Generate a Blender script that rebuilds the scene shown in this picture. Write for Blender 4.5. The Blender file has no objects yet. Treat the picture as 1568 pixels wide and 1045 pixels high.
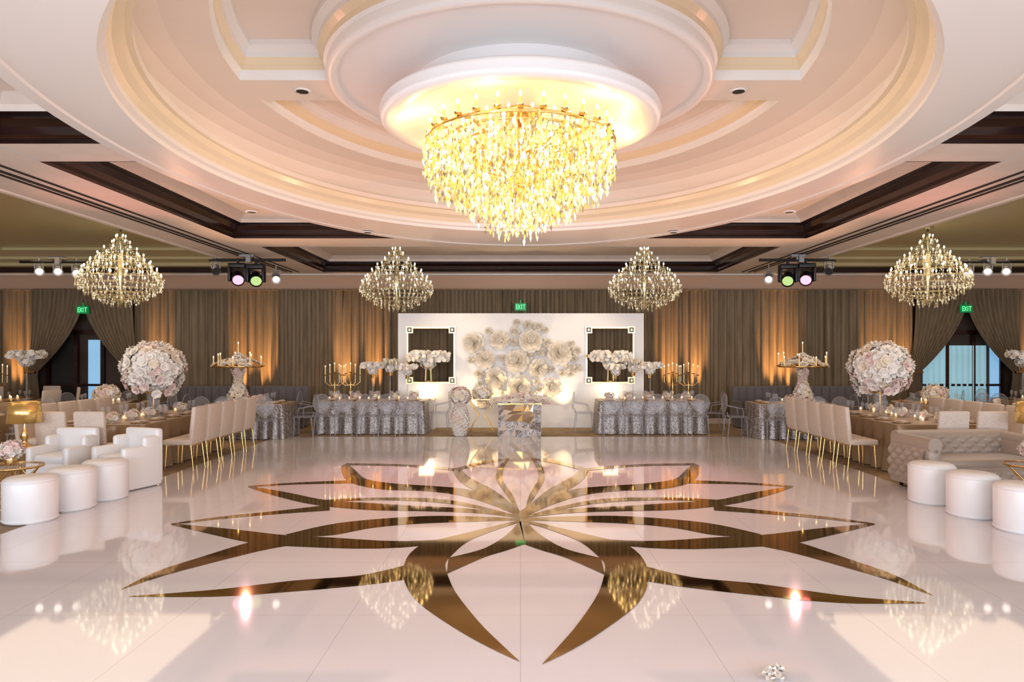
import bpy, math, random
from mathutils import Vector, Matrix
from mathutils.geometry import tessellate_polygon
random.seed(7)
F=1045.0; CH=1.9
sc=bpy.context.scene
pi=math.pi

# ---------------------------------------------------------------- materials
def mat(name,col,rough=0.5,metal=0.0,em=None,es=0.0,spec=None,coat=0.0,sheen=0.0):
    m=bpy.data.materials.new(name); m.use_nodes=True
    b=m.node_tree.nodes['Principled BSDF']
    b.inputs['Base Color'].default_value=(*col,1)
    b.inputs['Roughness'].default_value=rough
    b.inputs['Metallic'].default_value=metal
    if em: 
        b.inputs['Emission Color'].default_value=(*em,1); b.inputs['Emission Strength'].default_value=es
        try: m.cycles.emission_sampling='NONE'
        except Exception: pass
    if spec is not None: b.inputs['Specular IOR Level'].default_value=spec
    if coat: b.inputs['Coat Weight'].default_value=coat; b.inputs['Coat Roughness'].default_value=0.03
    if sheen: b.inputs['Sheen Weight'].default_value=sheen
    return m
def noisy(m,scale,c1,c2,bump=0.0,detail=4,kind='noise',stretch=None,rough=None):
    nt=m.node_tree; b=nt.nodes['Principled BSDF']
    tc=nt.nodes.new('ShaderNodeTexCoord'); mp=nt.nodes.new('ShaderNodeMapping')
    nt.links.new(tc.outputs['Object'],mp.inputs['Vector'])
    if stretch: mp.inputs['Scale'].default_value=stretch
    if kind=='noise':
        t=nt.nodes.new('ShaderNodeTexNoise'); t.inputs['Detail'].default_value=detail; out=t.outputs['Fac']
    else:
        t=nt.nodes.new('ShaderNodeTexVoronoi'); out=t.outputs['Distance']
        if kind=='cell': out=t.outputs['Color']
    t.inputs['Scale'].default_value=scale
    nt.links.new(mp.outputs['Vector'],t.inputs['Vector'])
    r=nt.nodes.new('ShaderNodeValToRGB')
    r.color_ramp.elements[0].position=0.35; r.color_ramp.elements[1].position=0.65
    r.color_ramp.elements[0].color=(*c1,1); r.color_ramp.elements[1].color=(*c2,1)
    nt.links.new(out,r.inputs['Fac']); nt.links.new(r.outputs['Color'],b.inputs['Base Color'])
    if bump:
        bp=nt.nodes.new('ShaderNodeBump'); bp.inputs['Strength'].default_value=bump; bp.inputs['Distance'].default_value=0.02
        nt.links.new(out,bp.inputs['Height']); nt.links.new(bp.outputs['Normal'],b.inputs['Normal'])
    return m
def clear(name,tint=(0.95,0.95,0.97),fac=0.25,rough=0.05):
    m=bpy.data.materials.new(name); m.use_nodes=True; nt=m.node_tree
    nt.nodes.clear()
    o=nt.nodes.new('ShaderNodeOutputMaterial'); mx=nt.nodes.new('ShaderNodeMixShader')
    t=nt.nodes.new('ShaderNodeBsdfTransparent'); t.inputs[0].default_value=(*tint,1)
    g=nt.nodes.new('ShaderNodeBsdfPrincipled'); g.inputs['Base Color'].default_value=(0.7,0.7,0.73,1); g.inputs['Roughness'].default_value=rough
    mx.inputs[0].default_value=fac
    nt.links.new(t.outputs[0],mx.inputs[1]); nt.links.new(g.outputs[0],mx.inputs[2]); nt.links.new(mx.outputs[0],o.inputs[0])
    return m

M={}
M['ceil']=noisy(mat('ceiling_paint',(0.80,0.73,0.66),0.6),3,(0.78,0.70,0.62),(0.82,0.74,0.66))
M['ring']=mat('ring_paint',(0.90,0.86,0.81),0.3)
M['vault']=mat('vault_paint',(0.88,0.79,0.71),0.5)
M['corn']=mat('cornice_gloss',(0.86,0.74,0.54),0.16)
M['white']=mat('white_paint',(0.88,0.87,0.86),0.4)
M['olive']=mat('side_coffer_olive_lit',(0.60,0.52,0.28),0.4)  # cream coffer, with the gold-green light painted into its base colour
M['wood']=noisy(mat('dark_walnut',(0.03,0.01,0.006),0.2),2,(0.014,0.005,0.004),(0.030,0.010,0.007),stretch=(1,1,8))
M['slot']=mat('black_slot',(0.01,0.01,0.01),0.6)
M['wallp']=mat('wall_peach',(0.60,0.40,0.27),0.6)
M['walld']=mat('wall_dark',(0.05,0.03,0.02),0.6)
M['curt']=noisy(mat('curtain_taupe',(0.2,0.14,0.09),0.75,sheen=0.1),12,(0.185,0.130,0.072),(0.26,0.187,0.110),0.1,stretch=(1,1,0.1))
M['gold']=mat('gold_metal',(0.80,0.53,0.21),0.18,1.0)
M['goldm']=mat('gold_mirror_vinyl',(0.62,0.39,0.13),0.045,1.0)
M['leather']=mat('white_leather',(0.80,0.79,0.78),0.35)
M['linen']=noisy(mat('ivory_linen',(0.7,0.58,0.48),0.75,sheen=0.1),40,(0.60,0.50,0.42),(0.68,0.57,0.48),0.1)
M['satin']=mat('champagne_satin',(0.32,0.22,0.13),0.3,0.35)
M['sequin']=noisy(mat('silver_sequin',(0.6,0.6,0.62),0.38,0.4),60,(0.15,0.13,0.12),(0.46,0.41,0.37),0.6,kind='cell')
M['topcloth']=mat('table_top_cloth',(0.50,0.41,0.35),0.5)
M['ghost']=clear('acrylic_clear',(0.86,0.86,0.88),0.2)
M['glass']=clear('glassware',(0.93,0.93,0.93),0.2,0.02)
M['greyv']=mat('grey_velvet',(0.12,0.105,0.11),0.7,sheen=0.2)
M['tuft']=mat('champagne_tufted_velvet',(0.36,0.28,0.22),0.4,sheen=0.2)
M['fw']=mat('petal_white',(0.90,0.86,0.79),0.6)
M['fp']=mat('petal_blush',(0.84,0.67,0.62),0.6)
M['fc']=mat('petal_cream',(0.88,0.78,0.63),0.6)
M['paper']=mat('paper_white',(0.88,0.82,0.72),0.7)
M['leaf']=mat('leaf_green',(0.12,0.16,0.05),0.6)
M['flame']=mat('flame',(1,0.7,0.3),0.5,em=(1,0.62,0.25),es=8)
M['wax']=mat('candle_wax',(0.85,0.7,0.45),0.5,em=(1,0.6,0.2),es=0.25)
M['black']=mat('black_metal',(0.012,0.012,0.014),0.35,0.3)
M['greym']=mat('grey_fixture',(0.25,0.24,0.23),0.4,0.5)
M['exit']=mat('exit_green',(0,0.3,0.1),0.5,em=(0.15,1.0,0.35),es=1.4)
M['exitb']=mat('exit_body',(0.01,0.15,0.04),0.4,em=(0.0,0.4,0.1),es=0.3)
M['lensw']=mat('lens_white',(1,1,1),0.2,em=(1,0.85,0.75),es=2.0)
M['lensp']=mat('lens_pink',(1,0.4,0.5),0.2,em=(1,0.22,0.33),es=2.2)
M['lensg']=mat('lens_green',(0.4,0.6,0.25),0.2,em=(0.6,0.9,0.3),es=0.5)
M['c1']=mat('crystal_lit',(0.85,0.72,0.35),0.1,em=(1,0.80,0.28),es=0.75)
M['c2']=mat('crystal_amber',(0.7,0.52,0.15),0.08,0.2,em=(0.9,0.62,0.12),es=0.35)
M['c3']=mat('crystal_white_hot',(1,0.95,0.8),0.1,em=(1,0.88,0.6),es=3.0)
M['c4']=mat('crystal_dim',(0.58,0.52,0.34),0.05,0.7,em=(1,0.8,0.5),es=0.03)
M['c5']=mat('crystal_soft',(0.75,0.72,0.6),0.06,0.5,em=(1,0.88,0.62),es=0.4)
M['cg']=mat('crystal_frame',(0.55,0.48,0.28),0.2,0.8)
M['day']=mat('daylit_glass',(0.3,0.5,0.6),0.2,em=(0.30,0.62,1.0),es=0.55)
M['sheer']=mat('sheer_daylit',(0.4,0.62,0.68),0.8,em=(0.35,0.68,0.82),es=0.35)  # emission stands in for daylight coming through the cloth
M['shade']=mat('gold_lampshade',(0.8,0.55,0.2),0.25,0.9,em=(1,0.6,0.2),es=0.08)
M['glow']=mat('glow_shade',(1,0.9,0.7),0.5,em=(1,0.82,0.58),es=3)
M['carpet']=noisy(mat('carpet_beige',(0.3,0.22,0.14),0.95),5,(0.26,0.185,0.11),(0.38,0.285,0.18),0.3)
def dance_mat():
    m=mat('dance_floor_gloss_white',(0.84,0.80,0.79),0.05,spec=0.8,coat=0.3); nt=m.node_tree; b=nt.nodes['Principled BSDF']
    tc=nt.nodes.new('ShaderNodeTexCoord'); sp=nt.nodes.new('ShaderNodeSeparateXYZ'); nt.links.new(tc.outputs['Object'],sp.inputs[0])
    outs=[]
    for ax,per in (('X',1.22),('Y',1.22)):
        a=nt.nodes.new('ShaderNodeMath'); a.operation='PINGPONG'; a.inputs[1].default_value=per/2
        nt.links.new(sp.outputs[ax],a.inputs[0])
        c=nt.nodes.new('ShaderNodeMath'); c.operation='LESS_THAN'; c.inputs[1].default_value=0.0025
        nt.links.new(a.outputs[0],c.inputs[0]); outs.append(c)
    mx=nt.nodes.new('ShaderNodeMath'); mx.operation='MAXIMUM'
    nt.links.new(outs[0].outputs[0],mx.inputs[0]); nt.links.new(outs[1].outputs[0],mx.inputs[1])
    r=nt.nodes.new('ShaderNodeMixRGB'); r.inputs[1].default_value=(0.77,0.75,0.77,1); r.inputs[2].default_value=(0.57,0.53,0.53,1)
    nt.links.new(mx.outputs[0],r.inputs[0]); nt.links.new(r.outputs[0],b.inputs['Base Color'])
    return m
M['dance']=dance_mat()

# ---------------------------------------------------------------- builder
class Bd:
    def __init__(s): s.v=[];s.f=[];s.m=[];s.sm=[];s.mats=[];s.M=Matrix.Identity(4)
    def mi(s,k):
        if k not in s.mats: s.mats.append(k)
        return s.mats.index(k)
    def add(s,vs,fs,k,smooth=False):
        o=len(s.v); i=s.mi(k)
        for p in vs: s.v.append(tuple(s.M@Vector(p)))
        for f in fs: s.f.append([o+a for a in f]); s.m.append(i); s.sm.append(smooth)
    def box(s,c,d,k,rz=0,rx=0):
        R=Matrix.Translation(c)@Matrix.Rotation(rz,4,'Z')@Matrix.Rotation(rx,4,'X')
        vs=[R@Vector((x*d[0]/2,y*d[1]/2,z*d[2]/2)) for x in(-1,1) for y in(-1,1) for z in(-1,1)]
        s.add(vs,[(0,1,3,2),(4,6,7,5),(0,4,5,1),(2,3,7,6),(0,2,6,4),(1,5,7,3)],k)
    def rbox(s,c,d,r,k,rz=0,rx=0,fn=None):
        R=Matrix.Translation(c)@Matrix.Rotation(rz,4,'Z')@Matrix.Rotation(rx,4,'X')
        h=[x/2 for x in d]; r=min(r,min(h)*0.98)
        def co(a): return [-a,-a+r*.35,-a+r,a-r,a-r*.35,a]
        for ax in range(3):
            u,w=(ax+1)%3,(ax+2)%3
            for sg in(-1,1):
                vs=[];cu=co(h[u]);cw=co(h[w])
                for a in cu:
                    for b in cw:
                        q=[0,0,0];q[ax]=sg*h[ax];q[u]=a;q[w]=b
                        inn=[max(-(h[i]-r),min(h[i]-r,q[i])) for i in range(3)]
                        dd=Vector([q[i]-inn[i] for i in range(3)])
                        p=Vector(inn)+(dd.normalized()*r if dd.length>1e-9 else dd)
                        vs.append(R@p)
                fs=[]
                for i in range(5):
                    for j in range(5):
                        a=i*6+j; f=(a,a+6,a+7,a+1); fs.append(f if sg>0 else f[::-1])
                s.add(vs,fs,k,True)
    def cyl(s,p0,p1,r0,r1,k,n=12,cap=True):
        p0=Vector(p0);p1=Vector(p1);d=(p1-p0).normalized()
        a=d.orthogonal().normalized();b=d.cross(a)
        vs=[]
        for p,r in((p0,r0),(p1,r1)):
            for i in range(n):
                t=2*pi*i/n; vs.append(p+a*math.cos(t)*r+b*math.sin(t)*r)
        s.add(vs,[(i,(i+1)%n,n+(i+1)%n,n+i) for i in range(n)],k,True)
        if cap:
            s.add(vs[:n],[tuple(range(n))[::-1]],k); s.add(vs[n:],[tuple(range(n))],k)
    def lathe(s,prof,c,k,n=32,smooth=True,sy=1.0):
        vs=[];m=len(prof)
        for r,z in prof:
            for i in range(n):
                t=2*pi*i/n; vs.append((c[0]+r*math.cos(t),c[1]+r*sy*math.sin(t),c[2]+z))
        fs=[]
        for j in range(m-1):
            for i in range(n):
                fs.append((j*n+i,j*n+(i+1)%n,(j+1)*n+(i+1)%n,(j+1)*n+i))
        s.add(vs,fs,k,smooth)
    def tube(s,pts,r,k,n=6,closed=False):
        m=len(pts)
        for i in range(m if closed else m-1): s.cyl(pts[i],pts[(i+1)%m],r,r,k,n,False)
    def ringt(s,c,R,r,k,n=32,m=6):
        vs=[]
        for i in range(n):
            t=2*pi*i/n
            for j in range(m):
                q=2*pi*j/m; rr=R+r*math.cos(q); vs.append((c[0]+rr*math.cos(t),c[1]+rr*math.sin(t),c[2]+r*math.sin(q)))
        s.add(vs,[(i*m+j,((i+1)%n)*m+j,((i+1)%n)*m+(j+1)%m,i*m+(j+1)%m) for i in range(n) for j in range(m)],k,True)
    def sph(s,c,r,k,n=12,sz=1.0):
        s.lathe([(max(1e-4,r*math.sin(pi*j/n)),-r*sz*math.cos(pi*j/n)) for j in range(n+1)],c,k,n+4)
    def crystal(s,c,r,h,k):
        x,y,z=c; a=random.random()*pi
        ca,sa=math.cos(a)*r,math.sin(a)*r
        s.add([(x,y,z+h*.4),(x+ca,y+sa,z),(x-sa*.5,y+ca*.5,z),(x-ca,y-sa,z),(x+sa*.5,y-ca*.5,z),(x,y,z-h*.6)],
          [(0,1,2),(0,2,3),(0,3,4),(0,4,1),(5,2,1),(5,3,2),(5,4,3),(5,1,4)],k)
    def grid(s,fn,nu,nv,k,smooth=True):
        vs=[fn(i/nu,j/nv) for i in range(nu+1) for j in range(nv+1)]
        s.add(vs,[(i*(nv+1)+j,(i+1)*(nv+1)+j,(i+1)*(nv+1)+j+1,i*(nv+1)+j+1) for i in range(nu) for j in range(nv)],k,smooth)
    def blossom(s,c,nrm,r,k,layers=2,n=6):
        c=Vector(c);nrm=Vector(nrm).normalized();a=nrm.orthogonal().normalized();b=nrm.cross(a)
        ph=random.random()*6
        for L in range(layers):
            rr=r*(1-L*0.38); lift=r*(0.25+0.35*L)
            for i in range(n-L):
                t=ph+L*.5+2*pi*i/(n-L); d=a*math.cos(t)+b*math.sin(t); e=nrm.cross(d)
                w=rr*.62
                s.add([c+nrm*.02*r,c+d*rr*.6+e*w+nrm*lift*.5,c+d*rr+nrm*lift,c+d*rr*.6-e*w+nrm*lift*.5,c+d*rr*.55+nrm*lift*.25],
                      [(0,1,4),(1,2,4),(2,3,4),(3,0,4)],k,True)
        s.add([c+nrm*r*.55+a*r*.2,c+nrm*r*.55-a*r*.1+b*r*.17,c+nrm*r*.55-a*r*.1-b*r*.17,c],[(0,1,2),(0,1,3),(1,2,3),(2,0,3)],k,True)
    def ball(s,c,r,n,br,ks,sz=0.85,core='fc'):
        s.sph(c,r*.86,core,10,sz)
        for i in range(n):
            z=1-2*(i+.5)/n; q=math.sqrt(1-z*z); t=i*2.39996
            d=Vector((q*math.cos(t),q*math.sin(t),z)); rr=r*(.9+random.random()*.16)
            s.blossom((c[0]+d.x*rr,c[1]+d.y*rr,c[2]+d.z*rr*sz),d,br*(.75+random.random()*.5),random.choice(ks))
    def fill(s,loops,z,k):
        L=[[Vector((p[0],p[1],0)) for p in lp] for lp in loops]
        tr=tessellate_polygon(L); vs=[(p.x,p.y,z) for lp in L for p in lp]
        s.add(vs,[tuple(t) for t in tr],k)
    def sweep(s,pts,closed,prof,ks,smooth=False):
        n=len(pts); nor=[]
        for i in range(n):
            def en(a,b):
                dx,dy=b[0]-a[0],b[1]-a[1]; l=math.hypot(dx,dy) or 1; return (-dy/l,dx/l)
            ns=[]
            if closed or i>0: ns.append(en(pts[i-1],pts[i]))
            if closed or i<n-1: ns.append(en(pts[i],pts[(i+1)%n]))
            if len(ns)==1: nor.append(ns[0])
            else:
                mx,my=ns[0][0]+ns[1][0],ns[0][1]+ns[1][1]; l2=(mx*mx+my*my) or 1
                f=2/l2; f=min(f,2); nor.append((mx*f,my*f))
        for j in range(len(prof)-1):
            vs=[]
            for (o,z) in (prof[j],prof[j+1]):
                for i in range(n): vs.append((pts[i][0]+nor[i][0]*o,pts[i][1]+nor[i][1]*o,z))
            s.add(vs,[(i,(i+1)%n,n+(i+1)%n,n+i) for i in range(n if closed else n-1)],ks[j] if isinstance(ks,list) else ks,smooth)
    def mesh(s,name):
        me=bpy.data.meshes.new(name); me.from_pydata(s.v,[],s.f)
        for k in s.mats: me.materials.append(M[k])
        me.polygons.foreach_set('material_index',s.m); me.polygons.foreach_set('use_smooth',s.sm); me.update()
        return me
    def obj(s,name,loc=(0,0,0),rz=0):
        return place(s.mesh(name),name,loc,rz)
def place(me,name,loc=(0,0,0),rz=0,sc_=None):
    o=bpy.data.objects.new(name,me); o.location=loc; o.rotation_euler=(0,0,rz)
    if sc_: o.scale=sc_
    sc.collection.objects.link(o); return o

# ---------------------------------------------------------------- camera
cam=bpy.data.cameras.new('camera'); co=bpy.data.objects.new('camera',cam); sc.collection.objects.link(co)
co.location=(0,0,CH); co.rotation_euler=(pi/2,0,0); cam.sensor_width=36; cam.lens=24.0
cam.shift_x=-13/1568; cam.shift_y=15.5/1568; cam.clip_end=100
sc.camera=co

# ---------------------------------------------------------------- room shell
ZC=3.95; YW=18.2; XW=14.4; YN=-3.6
b=Bd(); b.box((0,(YW+YN)/2,-0.05),(2*XW+.2,YW-YN+.2,0.1),'carpet'); b.obj('floor')
b=Bd(); b.box((0,7.75,0.006),(10.7,14.6,0.012),'dance')
b.obj('dance_floor')
b=Bd(); b.box((0,YW+.1,1.77),(2*XW,0.16,3.54),'walld'); b.box((0,YW+.05,3.75),(2*XW,0.2,0.42),'wallp')
b.box((0,YW-.08,3.56),(2*XW,0.1,0.06),'wallp'); b.box((0,YW-.1,3.93),(2*XW,0.14,0.05),'ceil'); b.obj('wall_back')
for sx,nm in((-1,'wall_left'),(1,'wall_right')):
    b=Bd(); b.box((sx*XW,(YW+YN)/2,1.98),(0.15,YW-YN,3.96),'wallp'); b.obj(nm)
b=Bd()
b.box((0,YN,3.7),(2*XW,0.2,0.5),'wallp'); b.box((0,YN,0.25),(2*XW,0.2,0.5),'wallp')
for x in(-14,-7.2,0,7.2,14): b.box((x,YN,1.98),(0.8,0.2,2.98),'wallp')
b.obj('wall_front')

rect=lambda x0,x1,y0,y1:[(x0,y0),(x1,y0),(x1,y1),(x0,y1)]
CY=7.2
b=Bd()
b.fill([rect(-XW,XW,YN,YW+.1),rect(-5.2,5.2,1.0,12.4),rect(-5.1,5.1,13.4,17.7),rect(-13.6,-6.6,3,17.6),rect(6.6,13.6,3,17.6)],ZC,'ceil')
crown=[(0,3.95),(0,3.99),(.05,4.02),(.05,4.10),(.12,4.16),(.12,4.19),(.2,4.20),(.22,4.26),(.34,4.34)]
ck=['wood']*6+['ceil']*2
b.sweep([(3.72,7.39),(5.2,7.39),(5.2,12.4),(-5.2,12.4),(-5.2,7.39),(-3.72,7.39)],False,crown,ck)
b.sweep([(-3.72,6.74),(-5.2,6.74),(-5.2,1.0),(5.2,1.0),(5.2,6.74),(3.72,6.74)],False,crown,ck)
for sx in(-1,1):
    b.box((sx*4.46,7.065,4.0),(1.48,0.65,0.09),'ceil'); 
b.fill([rect(-5.3,5.3,.9,12.5),[(3.9*math.cos(t*pi/32),CY+4.7*math.sin(t*pi/32)) for t in range(64)]],4.34,'vault')
b.sweep(rect(-5.1,5.1,13.4,17.7),True,crown,ck); b.fill([rect(-5,5,13.5,17.6)],4.34,'ceil')
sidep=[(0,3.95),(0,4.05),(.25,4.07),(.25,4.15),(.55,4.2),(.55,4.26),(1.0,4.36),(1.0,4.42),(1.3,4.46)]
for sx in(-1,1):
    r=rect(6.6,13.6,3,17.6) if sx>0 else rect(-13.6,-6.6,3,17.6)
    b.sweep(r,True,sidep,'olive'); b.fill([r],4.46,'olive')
    b.box((sx*10.1,17.6,4.02),(7.0,0.12,0.2),'wood')
b.obj('ceiling')
b=Bd()
for sx in(-1,1):
    for x in(5.72,5.9,6.02): b.box((sx*x,9.3,3.945),(0.03 if x!=5.9 else .05,16.6,0.02),'slot')
    b.box((sx*6.6,10.3,3.94),(0.08,14.6,0.03),'ceil')
b.obj('trim_1')
def ell(a,bb,n=144): return [(a*math.cos(2*pi*t/n),CY+bb*math.sin(2*pi*t/n)) for t in range(n)]
def loft(B_,rings,ks,smooth=False,n=144):
    for j in range(len(rings)-1):
        vs=[]
        for a,bb,z in rings[j:j+2]:
            vs+= [(x,y,z) for x,y in ell(a,bb,n)]
        B_.add(vs,[(i,(i+1)%n,n+(i+1)%n,n+i) for i in range(n)],ks[j] if isinstance(ks,list) else ks,smooth)
b=Bd()
loft(b,[(4.15,6.1,4.3),(4.15,6.1,3.96),(4.12,6.07,3.93),(4.0,5.9,3.925),(3.98,5.88,3.94),(3.75,4.75,3.93)],'ring')
loft(b,[(3.75,4.75,3.93),(3.55,4.38,3.93),(3.55,4.38,3.97),(3.5,4.33,3.99),(3.5,4.33,4.04)],'ring')
loft(b,[(3.5,4.33,4.04),(3.47,4.28,4.10),(3.42,4.2,4.14),(3.40,4.18,4.20),(3.36,4.12,4.21)],'corn',True)
loft(b,[(3.36,4.12,4.21),(3.36,4.12,4.27),(3.6,4.4,4.27),(3.6,4.4,4.42),(3.55,4.35,4.52),(3.42,4.22,4.6),(3.22,4.0,4.65)],'vault',True)
b.obj('ceiling_ring_trim')
b=Bd()
def sector(sg):
    a2,b2,R=2.85,3.6,1.97; h=0.28; P=[]
    t0=math.asin(h/b2); 
    for i in range(41):
        t=t0+(pi-2*t0)*i/40; P.append((a2*math.cos(t),CY+sg*b2*math.sin(t)))
    q0=math.asin(h/R)
    for i in range(41):
        t=pi-q0-(pi-2*q0)*i/40; P.append((R*math.cos(t),CY+sg*R*math.sin(t)))
    return P if sg>0 else P[::-1]
S1,S2=sector(1),sector(-1)
b.fill([ell(3.24,4.02,96),S1,S2],4.65,'vault')
sp=[(0,4.65),(0,4.72),(.03,4.74),(.03,4.80),(.08,4.85),(.08,4.9),(.14,4.95),(.14,5.0)]
for S in(S1,S2): b.sweep(S,True,sp,['white','white','corn','corn','white','white','white'],False)
b.fill([rect(-3.2,3.2,CY-3.9,CY+3.9)],5.0,'vault')
b.lathe([(1.97,0),(1.97,-.03),(1.9,-.05),(1.86,-.02),(1.86,0)],(0,CY,4.65),'white',96)
b.fill([[(1.95*math.cos(t*pi/48),CY+1.95*math.sin(t*pi/48)) for t in range(96)]],4.645,'white')
b.obj('ceiling_vault')
b=Bd()
prof=[(1.12,4.66),(1.12,4.50),(1.16,4.47),(1.25,4.46),(1.32,4.44),(1.38,4.43),(1.44,4.40),(1.46,4.36),(1.43,4.32),(1.45,4.30),(1.44,4.265),(1.38,4.25),(1.30,4.25),(1.26,4.27)]
b.lathe([(r,z) for r,z in prof],(0,CY,0),'white',96)
b.lathe([(1.26,4.27),(1.1,4.33),(.8,4.38),(.4,4.42),(.001,4.43)],(0,CY,0),'white',96)
b.lathe([(.2,4.43),(.22,4.40),(.15,4.37),(.001,4.36)],(0,CY,0),'gold',24)
b.obj('ceiling_medallion')
b=Bd()
for x,y,z in((-1.55,7.95+.6,4.999),(1.6,8.5,4.999),(-2.3,7.2,4.649),(2.3,7.2,4.649),(-3.9,9.9,3.925),(3.9,9.9,3.925),(-2.6,11.6,3.925),(2.6,11.6,3.925)):
    b.lathe([(.085,0),(.085,-.012),(.065,-.012)],(x,y,z),'white',20); b.lathe([(.065,-.01),(.001,-.01)],(x,y,z),'slot',20)
b.obj('recessed_downlights')

# ---------------------------------------------------------------- gold floor motif
def cr(P,n):
    out=[];m=len(P)-1
    for i in range(n+1):
        t=i/n*m; k=min(int(t),m-1); f=t-k
        p0=P[max(k-1,0)];p1=P[k];p2=P[k+1];p3=P[min(k+2,m)]
        out.append(tuple(0.5*((2*p1[c])+(-p0[c]+p2[c])*f+(2*p0[c]-5*p1[c]+4*p2[c]-p3[c])*f*f+(-p0[c]+3*p1[c]-3*p2[c]+p3[c])*f**3) for c in(0,1)))
    return out
shapes=[
 ([(198,916),(330,906),(450,892),(550,884),(622,868)],[(198,917),(330,917),(450,909),(560,899),(625,890)]),
 ([(183,907),(240,878),(310,855),(385,832),(437,822)],[(183,907),(250,885),(320,866),(400,846),(450,837)]),
 ([(262,804),(350,812),(437,822),(500,825),(600,831),(680,828),(740,817),(797,799)],[(262,806),(320,820),(385,834),(440,839),(560,843),(650,838),(720,824),(797,802)]),
 ([(437,821),(520,803),(640,793),(720,793),(797,796)],[(450,825),(510,822),(570,811),(650,804),(797,799)]),
 ([(262,804),(340,793),(420,785),(505,775)],[(262,806),(340,797),(420,790),(505,784)]),
 ([(380,746),(440,756),(500,768),(560,772),(640,777),(730,782),(797,793)],[(380,748),(420,761),(480,775),(560,783),(640,785),(730,788),(797,796)]),
 ([(380,746),(450,741),(540,737)],[(380,748),(450,744),(545,742)]),
 ([(490,768),(580,764),(690,768),(797,793)],[(500,772),(580,768),(690,774),(797,795)]),
 ([(531,711),(545,722),(560,735),(600,742),(660,746),(720,752),(770,770),(797,793)],[(523,715),(526,732),(545,744),(590,752),(650,754),(710,762),(765,780),(797,795)]),
 ([(531,711),(620,713),(700,719)],[(531,714),(620,716),(700,723)]),
 ([(703,717),(720,733),(760,755),(797,785)],[(692,721),(706,741),(748,765),(797,793)]),
 ([(697,719),(735,709),(780,703)],[(703,722),(742,712),(780,705)]),
 ([(780,703),(765,715),(760,735),(775,760),(797,790)],[(780,705),(772,718),(770,737),(785,760),(797,790)]),
 ([(650,833),(628,850),(618,872),(622,900),(645,930),(700,968),(750,996),(797,1018)],[(700,833),(687,857),(682,868),(686,885),(700,914),(735,958),(765,988),(797,1018)]),
 ([(687,857),(740,843),(775,822),(797,799)],[(684,882),(740,857),(775,846),(803,836)]),
 ([(650,834),(720,817),(797,798)],[(687,858),(722,829),(797,801)]),
]
def fpt(u,v): y=F*CH/(v-538); return ((u-797)/F*y,y)
b=Bd(); zz=0.0135
for mirror in(0,1):
    for U,L in shapes:
        N=20; A=cr(U,N);C=cr(L,N); vs=[]
        for lst in(A,C):
            for u,v in lst:
                if mirror:
                    m=797+ (v-747)*0.06 if v>747 else 797
                    du=u-797; v2=v+max(0,v-830)*0.12*min(1,abs(du)/500)+max(0,v-960)*.07
                    if abs(u-797)<2 and v<810: u2=u
                    else: u2=2*m-u
                    x,y=fpt(u2,v2)
                else: x,y=fpt(u,v)
                vs.append((x,y,zz))
        b.add(vs,[(i,i+1,N+1+i+1,N+1+i) for i in range(N)],'goldm'); zz+=0.0001
b.obj('gold_floor_motif')

# ---------------------------------------------------------------- curtains
def curtain(name,x0,x1,y,z0,z1,wl=0.21,amp=0.06,k='curt'):
    b=Bd(); n=int((x1-x0)/0.03); ph=random.random()*6
    def fn(u,v):
        x=x0+(x1-x0)*u; w=math.sin(2*pi*x/wl+ph+.8*math.sin(x*3.1))
        a=amp*(1+.35*math.sin(x*1.7+1))
        return (x+.02*math.sin(2*pi*x/wl*2),y+a*w+.012*math.sin(x*40+v*3),z0+(z1-z0)*v)
    b.grid(fn,n,3,k); b.box(((x0+x1)/2,y,z1-.02),(x1-x0,.14,.04),'curt'); b.obj(name)
doorL=(-12.75,-10.15); doorR=(10.35,13.0)
curtain('window_curtain',-14.2,doorL[0],18.0,0.02,3.54)
curtain('window_curtain',doorL[1],doorR[0],18.0,0.02,3.54)
curtain('window_curtain',doorR[1],14.2,18.0,0.02,3.54)
def swag(xa,xb,xt,zt):
    b=Bd()
    def fn(u,v):
        if v<.7:
            t=v/.7; e=t**1.9; x=(xa+(xb-xa)*u)*(1-e)+(xt+(u-.5)*.24)*e
            z=3.54+(zt-3.54)*t
        else:
            t=(v-.7)/.3; x=xt+(u-.5)*(.24+.3*t); z=zt+(0.03-zt)*t
        return (x,17.86+.05*math.sin(u*2*pi*11)*(1-.4*min(1,v/.7)),z)
    b.grid(fn,110,26,'curt')
    b.tube([(xt-.14,17.76,zt),(xt+.14,17.76,zt)],.03,'gold'); b.obj('curtain_swag')
for d in(doorL,doorR):
    mid=(d[0]+d[1])/2
    swag(d[0],mid+.05,d[0]-.02,1.35); swag(mid-.05,d[1],d[1]+.02,1.35)
for i,(d,) in enumerate(((doorL,),(doorR,))):
    b=Bd(); cx=(d[0]+d[1])/2
    for x in(-1.1,-.35,.35,1.1): b.box((cx+x,YW-.05,1.2),(.09,.09,2.4),'wood')
    b.box((cx,YW-.05,2.4),(2.4,.09,.12),'wood'); b.box((cx,YW-.05,.15),(2.4,.07,.3),'wood'); b.box((cx,YW-.05,1.0),(2.2,.08,.06),'wood')
    if i==0:
        b.box((cx+.15,YW-.02,1.25),(.4,.04,1.9),'day'); b.box((cx-.72,YW-.02,1.2),(.6,.04,2.1),'slot')
    else:
        b.grid(lambda u,v:(cx-1.0+1.7*u,YW-.08+.02*math.sin(u*70),.3+1.75*v),80,2,'sheer')
        b.box((cx+.95,YW-.02,1.25),(.25,.04,1.9),'day')
    b.obj('door_%d'%(i+1))
b=Bd()
for x0,x1 in((-10.0,-3.2),(3.2,10.2)):
    b.box(((x0+x1)/2,17.86,.07),(x1-x0,.04,.14),'linen')
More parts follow.
